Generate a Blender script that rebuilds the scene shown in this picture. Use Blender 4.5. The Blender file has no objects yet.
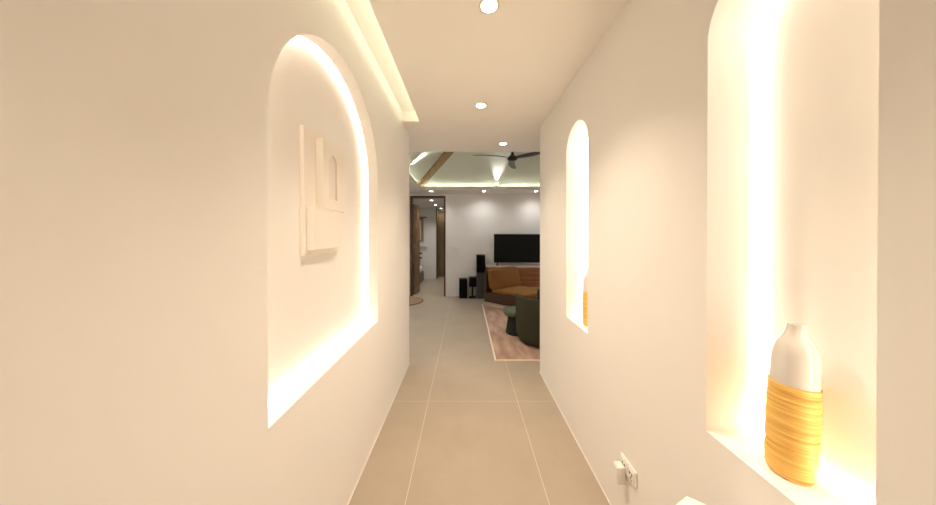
import bpy, bmesh, math, random
from mathutils import Vector, Matrix
random.seed(3)
C = bpy.context.scene.collection
PI = math.pi

# ------------------------------------------------------------------ materials
def new_mat(name):
    m = bpy.data.materials.new(name)
    m.use_nodes = True
    nt = m.node_tree
    return m, nt, nt.nodes['Principled BSDF']

def srgb(r, g, b):
    f = lambda c: c/12.92 if c <= .04045 else ((c+.055)/1.055)**2.4
    return (f(r/255), f(g/255), f(b/255), 1)

def plain(name, col, rough=.5, metal=0, noise=.06, scale=20, bump=.0, bscale=120, coat=0, spec=None):
    m, nt, bs = new_mat(name)
    tc = nt.nodes.new('ShaderNodeTexCoord')
    nz = nt.nodes.new('ShaderNodeTexNoise'); nz.inputs['Scale'].default_value = scale; nz.inputs['Detail'].default_value = 4
    nt.links.new(tc.outputs['Object'], nz.inputs['Vector'])
    rp = nt.nodes.new('ShaderNodeMapRange')
    rp.inputs['To Min'].default_value = 1-noise; rp.inputs['To Max'].default_value = 1+noise
    nt.links.new(nz.outputs['Fac'], rp.inputs['Value'])
    mx = nt.nodes.new('ShaderNodeVectorMath'); mx.operation = 'SCALE'
    mx.inputs[0].default_value = col[:3]
    nt.links.new(rp.outputs['Result'], mx.inputs['Scale'])
    nt.links.new(mx.outputs['Vector'], bs.inputs['Base Color'])
    bs.inputs['Roughness'].default_value = rough
    bs.inputs['Metallic'].default_value = metal
    bs.inputs['Coat Weight'].default_value = coat
    if spec is not None: bs.inputs['Specular IOR Level'].default_value = spec
    if bump:
        n2 = nt.nodes.new('ShaderNodeTexNoise'); n2.inputs['Scale'].default_value = bscale; n2.inputs['Detail'].default_value = 3
        nt.links.new(tc.outputs['Object'], n2.inputs['Vector'])
        bp = nt.nodes.new('ShaderNodeBump'); bp.inputs['Strength'].default_value = bump; bp.inputs['Distance'].default_value = .01
        nt.links.new(n2.outputs['Fac'], bp.inputs['Height'])
        nt.links.new(bp.outputs['Normal'], bs.inputs['Normal'])
    return m

def wood(name, c1, c2, stretch=(30, 30, 2), rough=.45, scale=1.0):
    m, nt, bs = new_mat(name)
    tc = nt.nodes.new('ShaderNodeTexCoord'); mp = nt.nodes.new('ShaderNodeMapping')
    mp.inputs['Scale'].default_value = [s*scale for s in stretch]
    nt.links.new(tc.outputs['Object'], mp.inputs['Vector'])
    nz = nt.nodes.new('ShaderNodeTexNoise'); nz.inputs['Scale'].default_value = 1; nz.inputs['Detail'].default_value = 6
    nt.links.new(mp.outputs['Vector'], nz.inputs['Vector'])
    cr = nt.nodes.new('ShaderNodeValToRGB')
    cr.color_ramp.elements[0].position = .3; cr.color_ramp.elements[0].color = c1
    cr.color_ramp.elements[1].position = .72; cr.color_ramp.elements[1].color = c2
    nt.links.new(nz.outputs['Fac'], cr.inputs['Fac'])
    nt.links.new(cr.outputs['Color'], bs.inputs['Base Color'])
    bs.inputs['Roughness'].default_value = rough
    return m

def glow(name, col, strength):
    m, nt, bs = new_mat(name)
    bs.inputs['Base Color'].default_value = (.8, .8, .8, 1)
    bs.inputs['Emission Color'].default_value = (*col, 1)
    bs.inputs['Emission Strength'].default_value = strength
    return m

def tile_mat():
    m, nt, bs = new_mat('porcelain_floor_tile')
    tc = nt.nodes.new('ShaderNodeTexCoord')
    sp = nt.nodes.new('ShaderNodeSeparateXYZ')
    nt.links.new(tc.outputs['Object'], sp.inputs[0])
    def joint(sock, size, off, half):
        a = nt.nodes.new('ShaderNodeMath'); a.operation = 'SUBTRACT'; a.inputs[1].default_value = off
        nt.links.new(sock, a.inputs[0])
        b = nt.nodes.new('ShaderNodeMath'); b.operation = 'PINGPONG'; b.inputs[1].default_value = size/2
        nt.links.new(a.outputs[0], b.inputs[0])
        c = nt.nodes.new('ShaderNodeMath'); c.operation = 'LESS_THAN'; c.inputs[1].default_value = half
        nt.links.new(b.outputs[0], c.inputs[0])
        return c.outputs[0]
    jx = joint(sp.outputs['X'], .8, -.338, .0015)
    jy = joint(sp.outputs['Y'], 1.6, 2.37, .0011)
    mx = nt.nodes.new('ShaderNodeMath'); mx.operation = 'MAXIMUM'
    nt.links.new(jx, mx.inputs[0]); nt.links.new(jy, mx.inputs[1])
    nz = nt.nodes.new('ShaderNodeTexNoise'); nz.inputs['Scale'].default_value = 2.2; nz.inputs['Detail'].default_value = 8
    nz.inputs['Roughness'].default_value = .65
    nt.links.new(tc.outputs['Object'], nz.inputs['Vector'])
    cr = nt.nodes.new('ShaderNodeValToRGB')
    cr.color_ramp.elements[0].position = .3; cr.color_ramp.elements[0].color = TILE1
    cr.color_ramp.elements[1].position = .7; cr.color_ramp.elements[1].color = TILE2
    nt.links.new(nz.outputs['Fac'], cr.inputs['Fac'])
    mix = nt.nodes.new('ShaderNodeMix'); mix.data_type = 'RGBA'
    nt.links.new(mx.outputs[0], mix.inputs['Factor'])
    nt.links.new(cr.outputs['Color'], mix.inputs[6])
    mix.inputs[7].default_value = srgb(212, 200, 182)
    nt.links.new(mix.outputs[2], bs.inputs['Base Color'])
    bs.inputs['Roughness'].default_value = .42
    return m

def woven_mat():
    """bamboo wrap: fine horizontal windings with darker uneven lines"""
    m, nt, bs = new_mat('woven_bamboo')
    tc = nt.nodes.new('ShaderNodeTexCoord')
    mp = nt.nodes.new('ShaderNodeMapping'); mp.inputs['Scale'].default_value = (6, 6, 150)
    nt.links.new(tc.outputs['Object'], mp.inputs['Vector'])
    nz = nt.nodes.new('ShaderNodeTexNoise'); nz.inputs['Scale'].default_value = 1; nz.inputs['Detail'].default_value = 5
    nt.links.new(mp.outputs['Vector'], nz.inputs['Vector'])
    cr = nt.nodes.new('ShaderNodeValToRGB')
    e = cr.color_ramp.elements
    e[0].position = .28; e[0].color = srgb(172, 118, 46)
    e[1].position = .75; e[1].color = srgb(250, 216, 136)
    e.new(.42).color = srgb(222, 172, 84)
    e.new(.58).color = srgb(238, 194, 104)
    nt.links.new(nz.outputs['Fac'], cr.inputs['Fac'])
    nt.links.new(cr.outputs['Color'], bs.inputs['Base Color'])
    bp = nt.nodes.new('ShaderNodeBump'); bp.inputs['Strength'].default_value = .35; bp.inputs['Distance'].default_value = .004
    nt.links.new(nz.outputs['Fac'], bp.inputs['Height']); nt.links.new(bp.outputs['Normal'], bs.inputs['Normal'])
    bs.inputs['Roughness'].default_value = .5
    return m

def rug_mat():
    m, nt, bs = new_mat('blush_rug_pile')
    tc = nt.nodes.new('ShaderNodeTexCoord'); mp = nt.nodes.new('ShaderNodeMapping')
    mp.inputs['Scale'].default_value = (9, 2.5, 1)
    nt.links.new(tc.outputs['Object'], mp.inputs['Vector'])
    nz = nt.nodes.new('ShaderNodeTexNoise'); nz.inputs['Scale'].default_value = 1.2; nz.inputs['Detail'].default_value = 9
    nt.links.new(mp.outputs['Vector'], nz.inputs['Vector'])
    cr = nt.nodes.new('ShaderNodeValToRGB')
    cr.color_ramp.elements[0].position = .32; cr.color_ramp.elements[0].color = srgb(154, 122, 104)
    cr.color_ramp.elements[1].position = .7; cr.color_ramp.elements[1].color = srgb(190, 160, 140)
    nt.links.new(nz.outputs['Fac'], cr.inputs['Fac'])
    nt.links.new(cr.outputs['Color'], bs.inputs['Base Color'])
    bs.inputs['Roughness'].default_value = .95
    return m

TILE1 = srgb(158, 145, 128); TILE2 = srgb(167, 154, 136)
M = {}
M['paint'] = plain('white_wall_paint', (.82, .80, .775), .75, noise=.012, scale=3, bump=.02, bscale=220)
M['paint_cool'] = plain('white_living_paint', (.80, .79, .78), .75, noise=.012, scale=3, bump=.02, bscale=220)
M['ceil'] = plain('white_ceiling_paint', (.93, .90, .85), .85, noise=.012, scale=3)
M['vault'] = plain('pale_green_white_paint', (.88, .89, .83), .85, noise=.015, scale=3)
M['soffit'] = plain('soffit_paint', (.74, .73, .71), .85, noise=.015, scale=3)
M['tile'] = tile_mat()
M['trimline'] = plain('pale_joint_trim', (.80, .76, .70), .5, noise=.02)
M['beam'] = wood('honey_brown_beam', srgb(116, 84, 44), srgb(156, 120, 72), (20, 2, 2))
M['jamb'] = wood('dark_door_wood', srgb(58, 38, 26), srgb(92, 62, 42), (40, 40, 2))
M['leafwood'] = wood('weathered_door_wood', srgb(112, 86, 62), srgb(160, 130, 98), (40, 40, 3))
M['hallwood'] = wood('olive_brown_wood', srgb(104, 88, 62), srgb(132, 112, 82), (40, 40, 2))
M['console'] = wood('reddish_oak', srgb(120, 72, 42), srgb(168, 112, 70), (2, 30, 30), .35)
M['leather'] = plain('cognac_leather', srgb(66, 40, 18), .42, noise=.16, scale=8, bump=.08, bscale=60)
M['mustard'] = plain('mustard_velvet', srgb(128, 86, 30), .8, noise=.16, scale=9, bump=.12, bscale=90)
M['green'] = plain('forest_green_boucle', srgb(50, 50, 30), .9, noise=.15, scale=60, bump=.35, bscale=180)
M['sage'] = plain('sage_green_velvet', srgb(84, 98, 74), .85, noise=.1, scale=30, bump=.1, bscale=150)
M['darkgreen'] = plain('dark_green_base', srgb(30, 32, 22), .85, noise=.12, scale=30)
M['black'] = plain('black_satin', (.006, .006, .0065), .45, noise=.1, spec=.2)
M['grille'] = plain('speaker_cloth', (.006, .006, .006), .9, noise=.25, scale=200, spec=.1)
M['greygrille'] = plain('charcoal_lacquer', (.06, .062, .062), .35, noise=.1)
M['screen'] = plain('switched_off_screen', (.008, .008, .008), .3, noise=.05, spec=.15)
M['blade'] = wood('espresso_blade', srgb(30, 25, 23), srgb(48, 40, 36), (3, 30, 30), .4)
M['bronze'] = plain('dark_bronze', (.022, .019, .017), .4, metal=.4, noise=.1)
M['metal'] = plain('brushed_grey_metal', (.35, .35, .35), .35, metal=.8, noise=.08)
M['plastic'] = plain('white_plastic', (.82, .79, .75), .3, noise=.01)
M['slot'] = plain('dark_slot', (.05, .045, .04), .6, noise=.05)
M['ceramic'] = plain('white_glaze', (.70, .67, .63), .16, noise=.015, scale=8, coat=.5)
M['inner'] = plain('vase_shadowed_clay', (.45, .36, .28), .8, noise=.1)
M['woven'] = woven_mat()
M['plaster'] = plain('ivory_plaster', (.84, .79, .73), .7, noise=.02, scale=30, bump=.06, bscale=160)
M['taupe'] = plain('taupe_plaster', (.79, .735, .68), .8, noise=.05, scale=40, bump=.06, bscale=160)
M['rug'] = rug_mat()
M['rugedge'] = plain('ivory_rug_binding', srgb(222, 206, 190), .9, noise=.05, scale=60)
M['mat'] = plain('tan_woven_jute', srgb(150, 122, 96), .95, noise=.16, scale=50, bump=.3, bscale=120)
M['matedge'] = plain('dark_jute_edge', srgb(70, 54, 40), .95, noise=.16, scale=60)
M['bedlinen'] = plain('white_linen', (.80, .78, .74), .85, noise=.02, scale=20)
M['bedbase'] = plain('grey_brown_upholstery', srgb(112, 104, 92), .85, noise=.08, scale=40)
M['whitetop'] = plain('white_tabletop', (.84, .82, .78), .45, noise=.01)

WARM = (1.0, .825, .63)
WARM2 = (1.0, .72, .43)
M['led'] = glow('warm_strip_glow', WARM, 2.6)
M['led_near'] = glow('warm_strip_glow_near', WARM, 5.4)
M['led_slim'] = glow('warm_strip_glow_slim', WARM, 6)
M['led_cove'] = glow('neutral_cove_glow', (.94, 1.0, .78), 2.9)
M['led_living'] = glow('living_cove_glow', (.94, 1.0, .76), 10)
M['lens'] = glow('downlight_lens_glow', (1.0, .86, .66), 14)
M['lens_cool'] = glow('neutral_downlight_lens_glow', (1.0, .95, .88), 10)
M['spotlens'] = glow('spotlight_lens_glow', (1.0, .98, .92), 3)

# ------------------------------------------------------------------ mesh helpers
def link(name, bm, mat, parent=None, smooth=None, loc=None):
    bmesh.ops.recalc_face_normals(bm, faces=bm.faces)
    me = bpy.data.meshes.new(name); bm.to_mesh(me); bm.free()
    me.materials.append(mat)
    if smooth is not None:
        for p in me.polygons: p.use_smooth = True
        try: me.set_sharp_from_angle(angle=math.radians(smooth))
        except Exception: pass
    o = bpy.data.objects.new(name, me); C.objects.link(o)
    if loc is not None: o.location = loc
    if parent is not None: o.parent = parent
    return o

def tag(o, label, cat, group=None):
    o['label'] = label; o['category'] = cat
    if group: o['group'] = group
    return o

def struct(o):
    o['kind'] = 'structure'; return o

def thing(name, label, cat, loc=(0, 0, 0), rz=0, group=None):
    o = bpy.data.objects.new(name, None); C.objects.link(o)
    o.location = loc; o.rotation_euler = (0, 0, rz); o.empty_display_size = .1
    return tag(o, label, cat, group)

def box(bm, x0, x1, y0, y1, z0, z1, bev=0, seg=2):
    b = bmesh.new()
    vs = [b.verts.new((x, y, z)) for x in (x0, x1) for y in (y0, y1) for z in (z0, z1)]
    for f in ((0, 1, 3, 2), (4, 6, 7, 5), (0, 4, 5, 1), (2, 3, 7, 6), (0, 2, 6, 4), (1, 5, 7, 3)):
        b.faces.new([vs[i] for i in f])
    bmesh.ops.recalc_face_normals(b, faces=b.faces)
    if bev: bmesh.ops.bevel(b, geom=b.edges[:], offset=bev, segments=seg, profile=.5, affect='EDGES')
    merge(bm, b)

def merge(bm, b, mtx=None):
    if mtx is not None: b.transform(mtx)
    me = bpy.data.meshes.new('tmp'); b.to_mesh(me); b.free()
    bm.from_mesh(me); bpy.data.meshes.remove(me)

def boxes(*args, bev=0, seg=2):
    bm = bmesh.new()
    for a in args: box(bm, *a, bev=bev, seg=seg)
    return bm

def prism(bm, pts, z0, z1, bev=0, seg=2):
    b = bmesh.new()
    lo = [b.verts.new((x, y, z0)) for x, y in pts]; hi = [b.verts.new((x, y, z1)) for x, y in pts]
    n = len(pts)
    b.faces.new(lo[::-1]); b.faces.new(hi)
    for i in range(n): b.faces.new((lo[i], lo[(i+1) % n], hi[(i+1) % n], hi[i]))
    bmesh.ops.recalc_face_normals(b, faces=b.faces)
    if bev: bmesh.ops.bevel(b, geom=b.edges[:], offset=bev, segments=seg, profile=.5, affect='EDGES')
    merge(bm, b)

def lathe(prof, n=48, closed_top=False, closed_bottom=False):
    bm = bmesh.new(); rings = []
    for r, z in prof:
        rings.append([bm.verts.new((r*math.cos(2*PI*k/n), r*math.sin(2*PI*k/n), z)) for k in range(n)])
    for a, b in zip(rings, rings[1:]):
        for k in range(n): bm.faces.new((a[k], a[(k+1) % n], b[(k+1) % n], b[k]))
    if closed_bottom: bm.faces.new(rings[0][::-1])
    if closed_top: bm.faces.new(rings[-1])
    return bm

def tube(bm, p, q, r, n=14, r2=None):
    p, q = Vector(p), Vector(q); d = q-p
    b = bmesh.new()
    bmesh.ops.create_cone(b, cap_ends=True, segments=n, radius1=r, radius2=r if r2 is None else r2, depth=d.length)
    rot = d.to_track_quat('Z', 'Y').to_matrix().to_4x4()
    merge(bm, b, Matrix.Translation((p+q)/2) @ rot)

def pillow(w, d, h, pw=.45):
    """soft rounded cushion centred on the origin: w along x, d along y, h along z"""
    b = bmesh.new(); bmesh.ops.create_cube(b, size=2)
    bmesh.ops.subdivide_edges(b, edges=b.edges[:], cuts=9, use_grid_fill=True)
    for v in b.verts:
        x, y, z = v.co
        n = 11
        k = (abs(x)**n+abs(y)**n+abs(z)**n)**(1/n)
        x, y, z = x/k, y/k, z/k
        bul = 1-.22*max(abs(y), abs(z))**3
        v.co = (x*w/2*bul, y*d/2, z*h/2)
    return b

# ------------------------------------------------------------------ arched wall panels
def arch_outline(yc, r, z0, zs, n=28):
    """closed path: up one side, over the arch, down the other, then along the sill"""
    pts = [(yc-r, z0), (yc-r, zs)]
    for k in range(1, n): 
        a = PI - PI*k/n
        pts.append((yc+r*math.cos(a), zs+r*math.sin(a)))
    pts += [(yc+r, zs), (yc+r, z0)]
    return pts

def arched_face(bm, x, y0, y1, z0, z1, holes, depth_to, n=28):
    """flat wall face at x from y0..y1, z0..z1 with arched recesses running back to depth_to"""
    def quad(*p): bm.faces.new([bm.verts.new(q) for q in p])
    cur = y0
    for (yc, r, zb, zs) in holes:
        quad((x, cur, z0), (x, yc-r, z0), (x, yc-r, z1), (x, cur, z1))
        quad((x, yc-r, z0), (x, yc+r, z0), (x, yc+r, zb), (x, yc-r, zb))
        ang = [PI-PI*k/n for k in range(n+1)]
        pts = [(yc+r*math.cos(a), zs+r*math.sin(a)) for a in ang]
        for p, q in zip(pts, pts[1:]):
            quad((x, p[0], p[1]), (x, q[0], q[1]), (x, q[0], z1), (x, p[0], z1))
        out = arch_outline(yc, r, zb, zs, n)
        X = depth_to
        for p, q in zip(out, out[1:]+out[:1]):
            quad((x, p[0], p[1]), (x, q[0], q[1]), (X, q[0], q[1]), (X, p[0], p[1]))
        bm.faces.new([bm.verts.new((X, p[0], p[1])) for p in out])
        cur = yc+r
    quad((x, cur, z0), (x, y1, z0), (x, y1, z1), (x, cur, z1))
    bmesh.ops.remove_doubles(bm, verts=bm.verts, dist=1e-5)

def arched_wall(name, x, xb, y0, y1, z1, holes, depth, mat):
    bm = bmesh.new()
    arched_face(bm, x, y0, y1, 0, z1, holes, depth)
    def quad(*p): bm.faces.new([bm.verts.new(q) for q in p])
    quad((xb, y0, 0), (xb, y1, 0), (xb, y1, z1), (xb, y0, z1))
    quad((x, y1, 0), (xb, y1, 0), (xb, y1, z1), (x, y1, z1))
    quad((x, y0, 0), (xb, y0, 0), (xb, y0, z1), (x, y0, z1))
    quad((x, y0, z1), (xb, y0, z1), (xb, y1, z1), (x, y1, z1))
    quad((x, y0, 0), (xb, y0, 0), (xb, y1, 0), (x, y1, 0))
    bmesh.ops.remove_doubles(bm, verts=bm.verts, dist=1e-5)
    return struct(link(name, bm, mat))

def strip_along(path, w, x0, x1, closed=True):
    """thin square-section light strip following path in the yz plane, lying inside it by w"""
    bm = bmesh.new(); n = len(path)
    ins = []
    for i in range(n):
        p0, p, p1 = Vector(path[i-1]), Vector(path[i]), Vector(path[(i+1) % n])
        a, b = (p-p0).normalized(), (p1-p).normalized()
        na, nb = Vector((a.y, -a.x)), Vector((b.y, -b.x))
        k = (na+nb); k = k/ max(k.length_squared/2, .2)
        ins.append(p+k*w)
    for xs in (x0, x1): pass
    V = [[bm.verts.new((x, p[0], p[1])) for x in (x0, x1)] for p in path]
    W = [[bm.verts.new((x, p[0], p[1])) for x in (x0, x1)] for p in ins]
    for i in range(n):
        j = (i+1) % n
        bm.faces.new((W[i][0], W[j][0], W[j][1], W[i][1]))
        bm.faces.new((V[i][1], V[j][1], W[j][1], W[i][1]))
        bm.faces.new((V[i][0], V[j][0], W[j][0], W[i][0]))
        bm.faces.new((V[i][0], V[j][0], V[j][1], V[i][1]))
    return bm

# ------------------------------------------------------------------ dimensions
XL, XR = -.655, .80           # corridor faces
ZC = 2.655                    # corridor ceiling
YL, YR = 3.05, 2.865          # ends of the corridor walls
YB = -1.7                     # behind the viewer
YF = 6.38                     # far wall of the living room
LX0, LX1 = -1.9, 3.5
ZS = 2.468                    # living-room soffit

# ---- floor
struct(link('floor', boxes((-2.5, 3.7, YB-.2, 9.8, -.1, 0)), M['tile']))

# ---- corridor walls with lit niches
LN = (1.423, .548, .855, 1.885)       # left niche: centre y, radius, sill, spring
RN = (.6975, .1825, .845, 2.134)      # near right niche
FN = (1.927, .1850, .845, 2.127)      # far right niche
DL, DR = XL-.105, XR+.172
arched_wall('wall_left', XL, XL-.2, YB, YL, 2.765, [LN], DL, M['paint'])
arched_wall('wall_right', XR, XR+.25, YB, YR, 2.70, [RN, FN], DR, M['paint'])
struct(link('wall_rear', boxes((XL-.2, XR+.25, YB-.12, YB, 0, 2.765)), M['paint']))
struct(link('wall_living_left', boxes((LX0-.12, LX0, YL-.15, YF, 0, 2.7)), M['paint_cool']))
struct(link('wall_living_right', boxes((LX1, LX1+.12, YR-.15, YF, 0, 2.7)), M['paint_cool']))
struct(link('wall_entry_left', boxes((LX0, XL-.2, YL-.15, YL, 0, 2.7)), M['paint_cool']))
struct(link('wall_entry_right', boxes((XR+.25, LX1, YR-.15, YR, 0, 2.7)), M['paint_cool']))
# far wall with doorway
DX0, DX1, DZ = -1.345, -.494, 2.415
struct(link('wall_far', boxes((LX0-.12, DX0, YF, YF+.15, 0, 2.7), (DX1, LX1+.12, YF, YF+.15, 0, 2.7),
                              (DX0, DX1, YF, YF+.15, DZ, 2.7)), M['paint_cool']))
# thin pale joint strips along the wall feet
struct(link('baseboard_left', boxes((XL, XL+.004, YB, YL, 0, .008)), M['trimline']))
struct(link('baseboard_right', boxes((XR-.004, XR, YB, YR, 0, .008)), M['trimline']))

# ---- corridor ceiling with the light slot on its left
SE, SY, ST = -.48, 2.733, 2.765
struct(link('ceiling', boxes((SE, XR, YB, SY, ZC, ZC+.02),                         # thin board beside the slot
                             (XL-.2, XR, YB, SY, ST, ST+.06),                         # slot top
                             (SE+.10, SE+.12, YB, SY, ZC+.02, ST),                   # back of the slot
                             (XL, SE+.10, SY, SY+.02, ZC+.02, ST),                    # end of the slot
                             (XL, XR, SY, YR, ZC, ZC+.02), (XL, SE, SY-.004, SY, ZC, ZC+.02),
                             (-.98, 3.5, YR, 3.73, ZC, ZC+.04),
                             (XL, XR, SY+.02, YR+.05, ST, ST+.06)), M['ceil']))
# ---- living-room soffits and hipped ceiling
struct(link('ceiling_soffit', boxes((LX0, -.98, YL, YF, ZS, ZS+.012), (-.98, 2.6, 5.765, YF, ZS, ZS+.012), (2.6, LX1, 3.73, YF, ZS, ZS+.012),
                                    (-.992, -.98, YL, 5.777, ZS+.012, ZS+.067), (-.98, 2.6, 5.765, 5.777, ZS+.012, ZS+.067),
                                    (2.6, 2.612, 3.73, 5.777, ZS+.012, ZS+.067)), M['soffit']))
vx0, vx1, vy0, vy1, vz, sl = -1.10, 2.72, 3.49, 5.885, 2.54, .77
h = (vy1-vy0)/2; ap = vz+sl*h; ym = (vy0+vy1)/2
bm = bmesh.new()
ex_ = .075                                  # slopes run on down behind the ledge lip
P = [bm.verts.new(p) for p in ((vx0-ex_, vy0, vz-sl*ex_), (vx1+ex_, vy0, vz-sl*ex_), (vx1+ex_, vy1+ex_, vz-sl*ex_), (vx0-ex_, vy1+ex_, vz-sl*ex_), (vx0+h, ym, ap), (vx1-h, ym, ap),
                              (vx0+.18, vy0+.18, vz+sl*.18), (vx1-.18, vy0+.18, vz+sl*.18))]
for f in ((6, 7, 5, 4), (1, 2, 5, 7), (2, 3, 4, 5), (3, 0, 6, 4)): bm.faces.new([P[i] for i in f])
bmesh.ops.solidify(bm, geom=bm.faces[:], thickness=.05)
struct(link('ceiling_vault', bm, M['vault']))
# space above the soffits stays closed
struct(link('ceiling_upper', boxes((LX0-.12, LX1+.12, YL-.2, YF+.15, 3.62, 3.7), (LX0-.12, LX0, YL-.2, YF, 2.7, 3.62), (LX1, LX1+.12, YL-.2, YF, 2.7, 3.62),
                                   (LX0, LX1, YF, YF+.15, 2.7, 3.62), (LX0, LX1, YR-.15, YR-.03, 2.84, 3.62)), M['soffit']))
# hip beam
bm = bmesh.new()
p0 = Vector((vx0+.03, vy1-.03, vz+sl*.03)); p1 = Vector((vx0+h, ym, ap))
d = (p1-p0); L = d.length
b = bmesh.new(); box(b, 0, L, -.085, .085, -.07, .05, bev=.004)
ex = d.normalized(); ey = Vector((0, 0, 1)).cross(ex).normalized(); ez = ex.cross(ey)
rot = Matrix((ex, ey, ez)).transposed().to_4x4()
merge(bm, b, Matrix.Translation(p0 + Vector((0, 0, -.0))) @ rot)
hb = link('hip_beam', bm, M['beam'])
tag(hb, 'brown timber beam running up the hip of the raised ceiling', 'beam')

# ---- light strips
def led(name, hole, xw, xd, mat, label, grp):
    yc, r, zb, zs = hole
    path = arch_outline(yc, r-.002, zb+.002, zs)
    o = thing(name, label, 'strip light', (0, 0, 0), 0, grp)
    x0, x1 = sorted((xw, xd))
    df = link('diffuser', strip_along(path, .0016, x0, x1), mat, o)
    df.data.materials.append(M['plastic'])               # housing: only the inner edge of the strip gives off light
    for p in df.data.polygons:
        if abs(p.normal.x) > .9: p.material_index = 1
    return o
led('strip_light', LN, DL+.001, DL+.032, M['led'], 'warm glowing strip light lining the back of the wide left arched niche', 'strip lights in the arched niches')
led('strip_light', RN, DR-.021, DR-.001, M['led_near'], 'warm glowing strip light in the near right niche behind the large vase', 'strip lights in the arched niches')
led('strip_light', FN, DR-.026, DR-.001, M['led_slim'], 'warm glowing strip light in the slim far right niche', 'strip lights in the arched niches')
o = link('cove_light', boxes((SE+.045, SE+.055, YB+.05, SY-.03, ZC+.02, ZC+.032)), M['led_cove'])
tag(o, 'greenish white strip light hidden in the ceiling slot above the left wall', 'strip light')
o = link('cove_light', boxes((-.96, 2.6, 5.850, 5.862, ZS+.012, ZS+.020)), M['led_living'])
tag(o, 'strip light hidden behind the far ledge under the sloped living room ceiling', 'strip light')
o = link('cove_light', boxes((-1.077, -1.065, 3.75, 5.76, ZS+.012, ZS+.020)), M['led_living'])
tag(o, 'strip light hidden behind the left ledge under the sloped living room ceiling', 'strip light')

# ---- downlights
def spot(name, loc, power, col, angle=120, blend=.8, size=.04, aim=None, parent=None):
    l = bpy.data.lights.new(name, 'SPOT'); l.energy = power; l.color = col
    l.spot_size = math.radians(angle); l.spot_blend = blend; l.shadow_soft_size = size
    o = bpy.data.objects.new(name, l); C.objects.link(o); o.location = loc
    if aim is not None: o.rotation_euler = Vector(aim).to_track_quat('-Z', 'Y').to_euler()
    if parent: o.parent = parent
    return o

ring_me = lens_me = None
def downlight(x, y, z, lens, label, grp, power, col, angle=125, s=1.0, blend=.9):
    t = thing('downlight', label, 'ceiling light', (x, y, z), 0, grp)
    ring = link('trim_ring', lathe([(.040*s, -.001), (.050*s, -.004), (.053*s, -.002), (.053*s, -.0002), (.040*s, -.0002)], 32), M['plastic'], t, 60)
    le = link('lens', lathe([(.0008, -.0022), (.030*s, -.0018), (.040*s, -.0006)], 32), lens, t, 60)
    spot('lamp', (0, 0, -.012), power, col, angle, blend=blend, parent=t)
    return t
G1 = 'downlights along the corridor ceiling'
WSP = (1.0, .825, .64)
downlight(.117, 1.348, ZC, M['lens'], 'nearest and largest downlight in the corridor ceiling', G1, 50, WSP, 104, blend=1)
downlight(.135, 2.39, ZC, M['lens'], 'middle downlight of the corridor ceiling', G1, 37, WSP, 104, blend=1)
downlight(.475, 3.40, ZC, M['lens'], 'farthest downlight before the corridor ceiling ends, above the fan', G1, 13, (1, .92, .82), 95, blend=1)
G2 = 'downlights in the living room soffit'
for x, lab in ((-.79, 'soffit downlight above the doorway'), (.398, 'soffit downlight above the black floor speakers'),
               (1.585, 'soffit downlight at the right, above the television')):
    downlight(x, 6.0, ZS, M['lens_cool'], lab, G2, 7.8, (1, .97, .93), 155, blend=1)
G3 = 'downlights in the room behind the doorway'
for x, y, lab in ((-.906, 6.96, 'nearest downlight of the room seen through the doorway'), (-.925, 8.04, 'middle downlight of the room seen through the doorway'),
                  (-.86, 9.15, 'farthest downlight of the room seen through the doorway')):
    downlight(x, y, 2.38, M['lens_cool'], lab, G3, 16 if y < 9 else 4.5, (1, .95, .84), 130)
# unseen downlights: fill added at the living room sides, one above the viewer
for x, y in ((3.0, 4.0), (3.0, 4.9), (3.0, 5.8), (-1.45, 3.6), (-1.45, 4.5)):
    downlight(x, y, ZS, M['lens_cool'], 'added fill downlight in the living room soffit off to the side', 'added fill downlights out of the view', 20, (1, .97, .93), 130)
downlight(.117, .10, ZC, M['lens'], 'unseen corridor downlight above the viewer', 'downlights behind the viewer', 25, WSP, 95, blend=1)

# ---- little uplighting spots on the ledge
def ledge_spot(x, y, z, aim, label, power):
    t = thing('spotlight', label, 'spotlight', (x, y, z), 0, 'uplighting spotlights on the ceiling ledge')
    a = Vector(aim).normalized()
    bm = bmesh.new(); tube(bm, (0, 0, 0), (0, 0, .02), .008)
    link('bracket', bm, M['metal'], t, 40)
    bm = bmesh.new(); tube(bm, Vector((0, 0, .03))-a*.022, Vector((0, 0, .03))+a*.022, .026, 20)
    link('lamp_body', bm, M['metal'], t, 40)
    bm = bmesh.new(); tube(bm, Vector((0, 0, .03))+a*.022, Vector((0, 0, .03))+a*.024, .02, 20)
    link('lens', bm, M['spotlens'], t, 40)
    spot('lamp', Vector((0, 0, .03))+a*.03, power*.8, (1, .98, .9), 50, 1, .01, aim, t)
ledge_spot(.66, 5.771, ZS+.067, (0, -.70, .714), 'small round grey spotlight on the far ledge below the bright patch', 34)
ledge_spot(-.986, 4.48, ZS+.067, (.72, 0, .694), 'small grey spotlight on the left ceiling ledge', 40)

# ------------------------------------------------------------------ room behind the doorway
struct(link('wall_bedroom_back', boxes((-2.4, -.99, 8.83, 9.0, 0, 2.45), (-.99-.1, -.99, 9.0, 9.4, 0, 2.45), (-.99, .3, 9.4, 9.5, 0, 2.45)), M['paint_cool']))
struct(link('wall_bedroom_left', boxes((-2.5, -2.4, YF+.15, 9.0, 0, 2.45)), M['paint_cool']))
struct(link('wall_bedroom_right', boxes((.1, .2, YF+.15, 9.4, 0, 2.45)), M['paint_cool']))
struct(link('ceiling_bedroom', boxes((-2.5, .3, YF+.15, 9.5, 2.38, 2.45)), M['soffit']))
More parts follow.
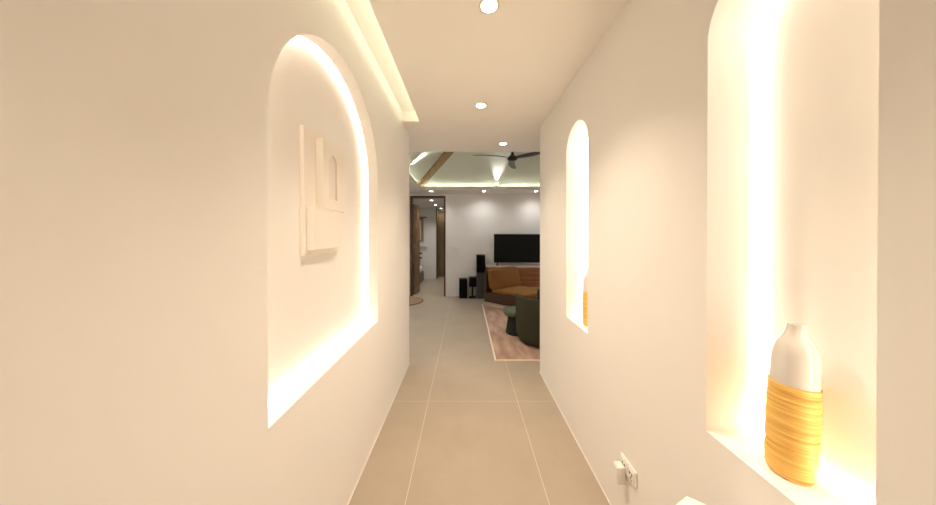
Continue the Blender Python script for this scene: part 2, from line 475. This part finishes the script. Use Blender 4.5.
# hall door (olive-brown, tall)
struct(link('trim_1', boxes((-.998, -.972, 8.825, 9.4, 0, 2.38)), M['hallwood']))
d = link('door_2', boxes((-.985, -.10, 9.35, 9.395, .01, 2.31), bev=.003), M['hallwood']); struct(d)
h_ = bmesh.new(); tube(h_, (-.22, 9.34, 1.0), (-.22, 9.34, 1.25), .01); tube(h_, (-.22, 9.352, 1.03), (-.22, 9.335, 1.03), .008)
struct(link('door_handle', h_, M['metal'], d, 40))

# door frame
fr = link('door_1', boxes((DX0, DX0+.045, YF-.012, YF+.16, 0, DZ), (DX1-.036, DX1, YF-.012, YF+.16, 0, DZ), (DX0+.045, DX1-.036, YF-.012, YF+.16, DZ-.036, DZ), bev=.003), M['jamb'])
struct(fr)
# carved leaf swung into the next room
A = Vector((-1.288, 6.56)); B = Vector((-1.222, 6.90))
u = (B-A).normalized(); ang = math.atan2(u.y, u.x); Lf = (B-A).length
lf = thing('carved_door_leaf', 'weathered carved wooden door leaf swung open inside the doorway', 'door', (A.x, A.y, 0), ang)
link('leaf_panel', boxes((0, Lf, -.02, .02, .015, 2.235), bev=.004), M['leafwood'], lf)
for z0, z1 in ((.1, .55), (.62, 1.2), (1.27, 1.7), (1.77, 2.16)):
    bm = bmesh.new()
    for x0, x1, a0, a1 in ((.04, .06, z0, z1), (Lf-.06, Lf-.04, z0, z1), (.06, Lf-.06, z0, z0+.02), (.06, Lf-.06, z1-.02, z1)):
        box(bm, x0, x1, -.034, -.02, a0, a1, bev=.003)
    box(bm, .1, Lf-.1, -.03, -.02, z0+.06, z1-.06, bev=.004)
    link('carved_panel', bm, M['leafwood'], lf)
bm = bmesh.new()
for z in (.25, 1.15, 2.0):
    bm = bmesh.new(); tube(bm, (-.012, -.01, z), (-.012, -.01, z+.11), .011); link('hinge', bm, M['metal'], lf, 40)

# bed in the next room
bd = thing('bed', 'low white bed glimpsed through the doorway behind the wooden leaf', 'bed', (-1.85, 8.2, 0))
link('bed_base', boxes((-.48, .475, -.6, .44, .0, .30), bev=.01), M['bedbase'], bd)
p = pillow(.2, 1.02, .92)
p.transform(Matrix.Rotation(PI/2, 4, 'Y'))
p.transform(Matrix.Translation((-.01, -.08, .385)))
link('mattress', p, M['bedlinen'], bd, 60)
for yy in (.2,):
    p = pillow(.12, .6, .3); p.transform(Matrix.Rotation(math.radians(60), 4, 'Y')); p.transform(Matrix.Translation((.12, .12, .55)))
    link('pillow', p, M['bedlinen'], bd, 60)
# picture on bedroom wall
pc = thing('picture_frame', 'tan framed picture on the white wall beyond the doorway', 'picture', (-1.72, 8.83, 1.64))
w2, hh = .305, .39
link('frame', boxes((-w2, -w2+.05, -.03, 0, -hh, hh), (w2-.075, w2, -.03, 0, -hh, hh), (-w2+.05, w2-.075, -.03, 0, -hh, -hh+.05), (-w2+.05, w2-.075, -.03, 0, hh-.05, hh), bev=.004), plain('tan_frame', srgb(160, 138, 112), .6), pc)
link('picture_panel', boxes((-w2+.05, w2-.075, -.012, 0, -hh+.05, hh-.05)), M['bedlinen'], pc)
tag(link('wall_rail', boxes((-1.55, -1.30, 8.79, 8.82, 2.035, 2.055), (-1.53, -1.51, 8.81, 8.83, 2.035, 2.055), (-1.34, -1.32, 8.81, 8.83, 2.035, 2.055), bev=.003), M['bronze']), 'thin dark rail on the white wall above the tan picture', 'rail')
tag(link('wall_shelf', boxes((-1.62, -1.28, 8.74, 8.83, 1.085, 1.105), bev=.003), M['soffit']), 'narrow pale shelf on the white wall below the tan picture', 'shelf')
wl = thing('wall_lamp', 'small black wall lamp with two discs above the white bed', 'lamp', (-1.52, 8.83, .79))
bm = bmesh.new(); tube(bm, (0, 0, 0), (0, -.05, 0), .02); link('lamp_arm', bm, M['black'], wl, 40)
for z in (-.075, .07):
    bm = bmesh.new(); tube(bm, (0, -.07, z-.022), (0, -.07, z+.022), .06, 24); link('lamp_disc', bm, M['black'], wl, 40)
bm = bmesh.new(); tube(bm, (0, -.07, -.053), (0, -.07, .048), .04, 20); link('lamp_body', bm, M['bedlinen'], wl, 40)

# ------------------------------------------------------------------ relief panel in the left niche
rp = thing('relief_panel', 'ivory plaster relief with overlapping blocks hung in the left arched niche', 'wall art', (DL, 1.38, 1.70))
link('backing_board', boxes((0, .02, -.168, .178, -.30, .30), bev=.002), M['plaster'], rp)
# upper block with an arched recess
bm = bmesh.new()
arched_face(bm, .056, -.072, .165, -.075, .275, [(.027, .042, -.02, .17)], .044, 18)
def quad(*p): bm.faces.new([bm.verts.new(q) for q in p])
quad((.02, -.072, -.075), (.02, .165, -.075), (.056, .165, -.075), (.056, -.072, -.075))
quad((.02, -.072, .275), (.02, .165, .275), (.056, .165, .275), (.056, -.072, .275))
quad((.02, -.072, -.075), (.056, -.072, -.075), (.056, -.072, .275), (.02, -.072, .275))
quad((.02, .165, -.075), (.056, .165, -.075), (.056, .165, .275), (.02, .165, .275))
bmesh.ops.remove_doubles(bm, verts=bm.verts, dist=1e-5)
link('upper_block', bm, M['plaster'], rp)
bm = bmesh.new()
bm.faces.new([bm.verts.new((.0465, y, z)) for y, z in arch_outline(.027, .0415, -.0195, .17, 18)])
e = bmesh.ops.extrude_face_region(bm, geom=bm.faces[:]); bmesh.ops.translate(bm, verts=[v for v in e['geom'] if isinstance(v, bmesh.types.BMVert)], vec=(-.002, 0, 0))
link('arch_inset', bm, M['taupe'], rp)
link('lower_block', boxes((.02, .052, -.150, .12, -.275, -.075), bev=.002), M['plaster'], rp)
link('small_block', boxes((.02, .038, .124, .165, -.25, -.079), bev=.002), M['plaster'], rp)

# ------------------------------------------------------------------ vases in the right niches
body = [(.0001, .0), (.036, 0), (.0415, .003), (.0445, .010), (.0462, .022), (.0475, .06), (.0485, .13), (.0485, .17), (.0478, .21), (.0465, .248)]
top = [(.0455, .247), (.0452, .25), (.0447, .285), (.0438, .315), (.0415, .335), (.0365, .353), (.0300, .367), (.0250, .378), (.0215, .389), (.0200, .398), (.0196, .405), (.0186, .409), (.0160, .408), (.0148, .398), (.0155, .380), (.0001, .375)]
def smooth_prof(p, k=4):
    out = []
    for i in range(len(p)-1):
        a = Vector(p[max(i-1, 0)]); b_ = Vector(p[i]); c = Vector(p[i+1]); d_ = Vector(p[min(i+2, len(p)-1)])
        for j in range(k):
            t = j/k
            q = .5*((2*b_)+(-a+c)*t+(2*a-5*b_+4*c-d_)*t*t+(-a+3*b_-3*c+d_)*t**3)
            out.append((max(q.x, .0001), q.y))
    out.append(tuple(p[-1])); return out
def wrapped():
    # windings: slight ridges every few millimetres
    pr = []
    sp = smooth_prof(body, 14)
    for i, (r, z) in enumerate(sp):
        k = .0005*math.sin(z*520)+.0006*math.sin(z*131+1) if z > .012 else 0
        pr.append((r+k, z))
    return lathe(pr, 64)
v = thing('bottle_vase', 'large white necked vase with woven tan lower body in the near right niche', 'vase', (.886, .723, .845), 0, 'two-tone vases in the niches')
v.rotation_euler = (0, math.radians(2.6), 0); v.location.z += .0017
link('woven_body', wrapped(), M['woven'], v, 50)
link('ceramic_top', lathe(smooth_prof(top), 64), M['ceramic'], v, 50)
def dup(root, loc, label):
    r = root.copy(); C.objects.link(r); r.location = loc; r['label'] = label; r.rotation_euler = (0, 0, 1)
    for ch in list(root.children):
        c = ch.copy(); C.objects.link(c); c.parent = r
    return r
dup(v, (.886, 1.892, .845), 'white and tan vase half hidden by the edge of the slim far right niche')

# ------------------------------------------------------------------ double socket and its plug
ps = thing('wall_socket', 'white double wall socket low on the right corridor wall', 'socket', (XR, 1.291, .345))
link('plate', boxes((-.009, 0, -.060, .060, -.038, .038), bev=.003), M['plastic'], ps)
for yy in (-.029, .029):
    f = link('socket_face', boxes((-.012, -.0085, yy-.025, yy+.025, -.028, .028), bev=.0015), M['plastic'], ps)
    bm = bmesh.new()
    for dy, dz, wy, wz in ((-.009, .006, .0025, .005), (.009, .006, .0025, .005), (0, -.012, .003, .003), (-.009, -.018, .002, .002)):
        box(bm, -.0135, -.0118, yy+dy-wy, yy+dy+wy, dz-wz, dz+wz)
    link('socket_holes', bm, M['slot'], f)
ad = thing('plug_adapter', 'white plug adapter pushed into the wall socket', 'plug', (XR-.0132, 1.322, .338))
link('adapter_body', boxes((-.036, -.0002, -.021, .021, -.080, .008), bev=.004, seg=3), M['plastic'], ad, 40)
link('adapter_face', boxes((-.0385, -.0358, -.015, .015, -.072, .0), bev=.0008), M['plastic'], ad)

# light switch on the far wall
sw = thing('light_switch', 'white light switch plate on the far wall right of the doorway', 'switch', (-.295, YF, 1.185))
link('plate', boxes((-.058, .058, -.009, 0, -.04, .04), bev=.003), M['plastic'], sw)
for x in (-.027, .027): link('rocker', boxes((x-.022, x+.022, -.014, -.0085, -.028, .028), bev=.002), M['plastic'], sw)

# ------------------------------------------------------------------ low white table at the bottom edge
ht = thing('side_table', 'white angular tabletop corner poking into view below the wall socket', 'table', (.675, .807, 0))
e1 = Vector((.813, -.582)); e2 = Vector((-.901, -.433)); s = .13
c0 = Vector((0, 0)); hexp = [c0, c0+e1*s]
q = c0+e1*s; hexp.append(q+Vector((-.05, -.99))*s); hexp.append(hexp[-1]+e2*s)
hexp.append(c0+e2*s+Vector((-.05, -.99))*s); hexp.append(c0+e2*s)
link('table_top', (lambda b: (prism(b, [tuple(p) for p in hexp], .67, .70, bev=.003), b)[1])(bmesh.new()), M['whitetop'], ht)
cen = sum(hexp, Vector((0, 0)))/6
link('table_base', (lambda b: (prism(b, [tuple(cen+(p-cen)*.8) for p in hexp], 0, .67, bev=.003), b)[1])(bmesh.new()), M['whitetop'], ht)

# ------------------------------------------------------------------ ceiling fan
fx, fy, fz = .82, ym, 2.84
fn = thing('ceiling_fan', 'dark three-bladed ceiling fan hanging from the raised ceiling', 'fan', (fx, fy, fz))
link('downrod', (lambda b: (tube(b, (0, 0, .09), (0, 0, ap-fz-.005), .014), b)[1])(bmesh.new()), M['bronze'], fn, 40)
link('motor_housing', lathe([(.001, -.05), (.05, -.048), (.085, -.03), (.095, 0), (.08, .022), (.05, .04), (.03, .07), (.018, .11), (.016, .12)], 36), M['bronze'], fn, 50)
link('canopy', lathe([(.016, ap-fz-.10), (.05, ap-fz-.07), (.065, ap-fz-.01), (.001, ap-fz-.008)], 30), M['bronze'], fn, 50)
def blade():
    bm = bmesh.new(); n = 20; rows = []
    for i in range(n+1):
        t = i/n; r = .05+.69*t
        w = .055+.085*math.sin(min(1, t*1.5+.05)*PI*.62) - .06*t*t
        if t > .93: w *= max(.25, 1-(t-.93)/.07*.7)
        sweep = .05*math.sin(t*PI*.9)
        tw = -math.radians(12-5*t)
        row = []
        for side, th in ((-1, .008), (0, .018), (1, .008)):
            yy = side*w/2
            for s_ in (1, -1):
                y = yy*math.cos(tw); z = yy*math.sin(tw)+s_*th/2*(1-.5*t)
                row.append(bm.verts.new((r, y+sweep, z+.02*math.sin(t*PI*.6)-.03*t)))
        rows.append(row)
    idx = (0, 2, 4, 5, 3, 1)
    for a, b in zip(rows, rows[1:]):
        for k in range(6):
            i, j = idx[k], idx[(k+1) % 6]
            bm.faces.new((a[i], a[j], b[j], b[i]))
    bm.faces.new([rows[0][i] for i in idx]); bm.faces.new([rows[-1][i] for i in idx][::-1])
    return bm
for a in (75, 195, 315):
    bl = link('blade', blade(), M['blade'], fn, 40); bl.rotation_euler = (0, 0, math.radians(a))

# ------------------------------------------------------------------ living-room furniture
# rug
rg = thing('area_rug', 'pale pink rug with an ivory edge on the grey tile floor', 'rug', (1.45, 4.375, 0))
link('rug_pile', boxes((-1.09, 1.09, -1.24, 1.24, .0, .012)), M['rug'], rg)
bm = bmesh.new()
for a in ((-1.112, -1.09, -1.262, 1.262), (1.09, 1.112, -1.262, 1.262), (-1.09, 1.09, -1.262, -1.24), (-1.09, 1.09, 1.24, 1.262)): box(bm, *a, 0, .013, bev=.003)
link('rug_binding', bm, M['rugedge'], rg)
# door mat
dm = thing('round_mat', 'round tan woven mat on the floor before the doorway', 'mat', (-1.39, 5.92, 0))
link('mat_weave', lathe([(.0001, .016), (.40, .016), (.42, .014)], 64), M['mat'], dm, 40)
link('mat_edge', lathe([(.42, .014), (.432, .010), (.435, .0), (.41, 0)], 64), M['matedge'], dm, 40)

# cognac seat
O = Vector((.372, 5.48)); ea = Vector((.775, -.632)); eb = Vector((.8, .6))
sf = thing('lounge_sofa', 'low cognac leather sofa with mustard cushions beside the pink rug', 'sofa', (O.x, O.y, .013))
def pl(a0, a1, b0, b1): return [tuple(ea*a+eb*b) for a, b in ((a0, b0), (a1, b0), (a1, b1), (a0, b1))]
def pmesh(pts, z0, z1, bev=.01, seg=3):
    bm = bmesh.new(); prism(bm, pts, z0, z1, bev, seg); return bm
link('plinth', pmesh(pl(.07, .9, .06, .74), 0, .09, .004), M['rugedge'], sf)
link('seat_base', pmesh(pl(.0, .97, 0, .80), .09, .285, .015), M['leather'], sf, 40)
link('back_panel', pmesh(pl(.0, .055, 0, .80), .285, .735, .02), M['leather'], sf, 40)
def cushion(a0, a1, b0, b1, z0, z1, lean=0):
    w, d_, h_ = a1-a0, b1-b0, z1-z0
    b = pillow(w, d_, h_) if lean else pillow(h_, d_, w)
    for v in b.verts:
        if lean: a, bb, z = v.co.x, v.co.y, v.co.z
        else: a, bb, z = v.co.z, v.co.y, v.co.x
        aa = (a0+a1)/2+a - lean*(z/h_+.5)
        p = ea*aa+eb*((b0+b1)/2+bb)
        v.co = (p.x, p.y, (z0+z1)/2+z)
    return b
link('seat_cushion', cushion(.14, .95, .01, .79, .28, .372), M['mustard'], sf, 60)
link('back_cushion', cushion(.115, .275, -.01, .80, .35, .775, .06), M['mustard'], sf, 60)

# television console
cs = thing('media_console', 'long reddish wood television console against the far wall', 'cabinet', (0, 0, 0))
link('carcass', boxes((.49, 2.62, 5.995, 6.365, .30, .735), bev=.006), M['console'], cs)
link('console_top', boxes((.47, 2.64, 5.985, 6.37, .735, .762), bev=.004), plain('pale_top_reflection', srgb(190, 170, 155), .3, noise=.05, scale=12), cs)  # pale colour paints in the reflection on the console top
for i in range(4):
    link('door', boxes((.50+i*.53, 1.02+i*.53, 5.978, 5.994, .315, .725), bev=.004), M['console'], cs)
for x in (.6, 2.5):
    for y in (6.05, 6.26): link('leg', boxes((x-.03, x+.03, y, y+.06, 0, .30), bev=.005), M['black'], cs)
# television
tv = thing('television', 'large black switched-off television on the wooden console', 'television', (1.275, 6.2, .7625))
link('tv_body', boxes((-.62, .62, -.012, .035, .07, .735), bev=.006), M['black'], tv)
link('screen', boxes((-.612, .612, -.0145, -.0125, .082, .727)), M['screen'], tv)
for x in (-.53, .53):
    bm = bmesh.new(); tube(bm, (x, .01, .08), (x-.02, -.09, .006), .008); tube(bm, (x, .01, .08), (x-.02, .11, .006), .008)
    link('foot', bm, M['black'], tv, 40)

# speakers
sp = thing('subwoofer', 'squat black floor speaker, leftmost of the three by the far wall', 'speaker', (-.066, 6.25, 0), 0, 'speakers by the far wall')
link('cabinet', boxes((-.095, .095, -.1, .1, .0, .45), bev=.006), M['black'], sp)
link('grille', boxes((-.085, .085, -.106, -.1, .03, .43), bev=.003), M['grille'], sp)
sp = thing('stand_speaker', 'small black box speaker on a thin stand between two floor speakers', 'speaker', (.155, 6.25, 0), 0, 'speakers by the far wall')
link('cabinet', boxes((-.085, .085, -.09, .09, .27, .485), bev=.006), M['black'], sp)
link('grille', boxes((-.075, .075, -.096, -.09, .28, .475), bev=.003), M['grille'], sp)
link('stand_pole', (lambda b: (tube(b, (0, 0, .02), (0, 0, .27), .018), b)[1])(bmesh.new()), M['black'], sp, 40)
link('stand_base', boxes((-.08, .08, -.09, .09, 0, .02), bev=.004), M['black'], sp)
sp = thing('tower_speaker', 'tall slim black and grey tower speaker left of the television', 'speaker', (.345, 6.25, 0), 0, 'speakers by the far wall')
link('cabinet', boxes((-.095, .095, -.1, .1, 0, .60), bev=.005), M['greygrille'], sp)
link('upper_cabinet', boxes((-.1, .1, -.11, .1, .60, 1.01), bev=.006), M['black'], sp)
link('grille', boxes((-.088, .088, -.116, -.11, .615, .995), bev=.003), M['grille'], sp)

# green tub chair
ch = thing('tub_armchair', 'dark green rounded tub armchair on the near end of the pink rug', 'armchair', (1.068, 3.7, .013))
def tub(r, a0, a1, z1, th=.07, n=56):
    prof_o = [(r*.82, .02), (r*.89, .04), (r*.955, .09), (r*.99, .16), (r, .27), (r*1.0, .5), (r*.985, z1-.03), (r*.965, z1-.008)]
    prof_i = [(r*.93, z1), (r-th+.02, z1-.006), (r-th, z1-.03), (r-th, .5), (r-th, .3), (r-th-.02, .05), (r*.70, .03)]
    prof = prof_o+prof_i; bm = bmesh.new(); rings = []
    for i in range(n+1):
        a = math.radians(a0+(a1-a0)*i/n)
        rings.append([bm.verts.new((q*math.cos(a), q*math.sin(a), z)) for q, z in prof])
    m = len(prof)
    for a, b in zip(rings, rings[1:]):
        for k in range(m): bm.faces.new((a[k], a[(k+1) % m], b[(k+1) % m], b[k]))
    bm.faces.new(rings[0]); bm.faces.new(rings[-1][::-1])
    return bm
link('tub_back', tub(.37, 172, 446, .64), M['green'], ch, 60)
sc = [(.295*math.cos(math.radians(a)), .295*math.sin(math.radians(a))) for a in range(168, 452, 6)]
link('seat', pmesh(sc, .2, .40, .03), M['green'], ch, 60)
link('base', lathe([(.0001, 0), (.25, 0), (.26, .01), (.26, .2), (.0001, .2)], 40), M['darkgreen'], ch, 40)
# ottoman
ot = thing('mushroom_ottoman', 'sage green mushroom-shaped ottoman beside the green tub armchair', 'ottoman', (.744, 3.985, .013))
link('cushion_top', lathe(smooth_prof([(.0001, .27), (.12, .27), (.16, .28), (.176, .305), (.178, .33), (.166, .355), (.125, .367), (.0001, .371)], 4), 48), M['sage'], ot, 60)
link('pedestal', lathe([(.0001, 0), (.140, 0), (.145, .01), (.130, .1), (.118, .2), (.113, .27), (.0001, .27)], 40), M['darkgreen'], ot, 50)

# ------------------------------------------------------------------ camera, world, view
cam = bpy.data.cameras.new('camera'); co = bpy.data.objects.new('camera', cam); C.objects.link(co)
cam.sensor_fit = 'HORIZONTAL'; cam.sensor_width = 36; cam.lens = 265/936*36
tilt = math.radians(.3)
co.location = (0, 0, 1.5); co.rotation_euler = (PI/2-tilt, 0, 0)
cam.shift_x = 2/936; cam.shift_y = -(18.5-265*math.tan(tilt))/936
cam.clip_start = .02
bpy.context.scene.camera = co
w = bpy.data.worlds.new('world'); bpy.context.scene.world = w; w.use_nodes = True
w.node_tree.nodes['Background'].inputs['Color'].default_value = (1, .9, .8, 1)
w.node_tree.nodes['Background'].inputs['Strength'].default_value = .02
sc_ = bpy.context.scene
sc_.view_settings.view_transform = 'Standard'; sc_.view_settings.look = 'None'
sc_.view_settings.exposure = 1.42; sc_.view_settings.gamma = 1
sc_.view_settings.use_curve_mapping = False
sc_.cycles.max_bounces = 14; sc_.cycles.diffuse_bounces = 10
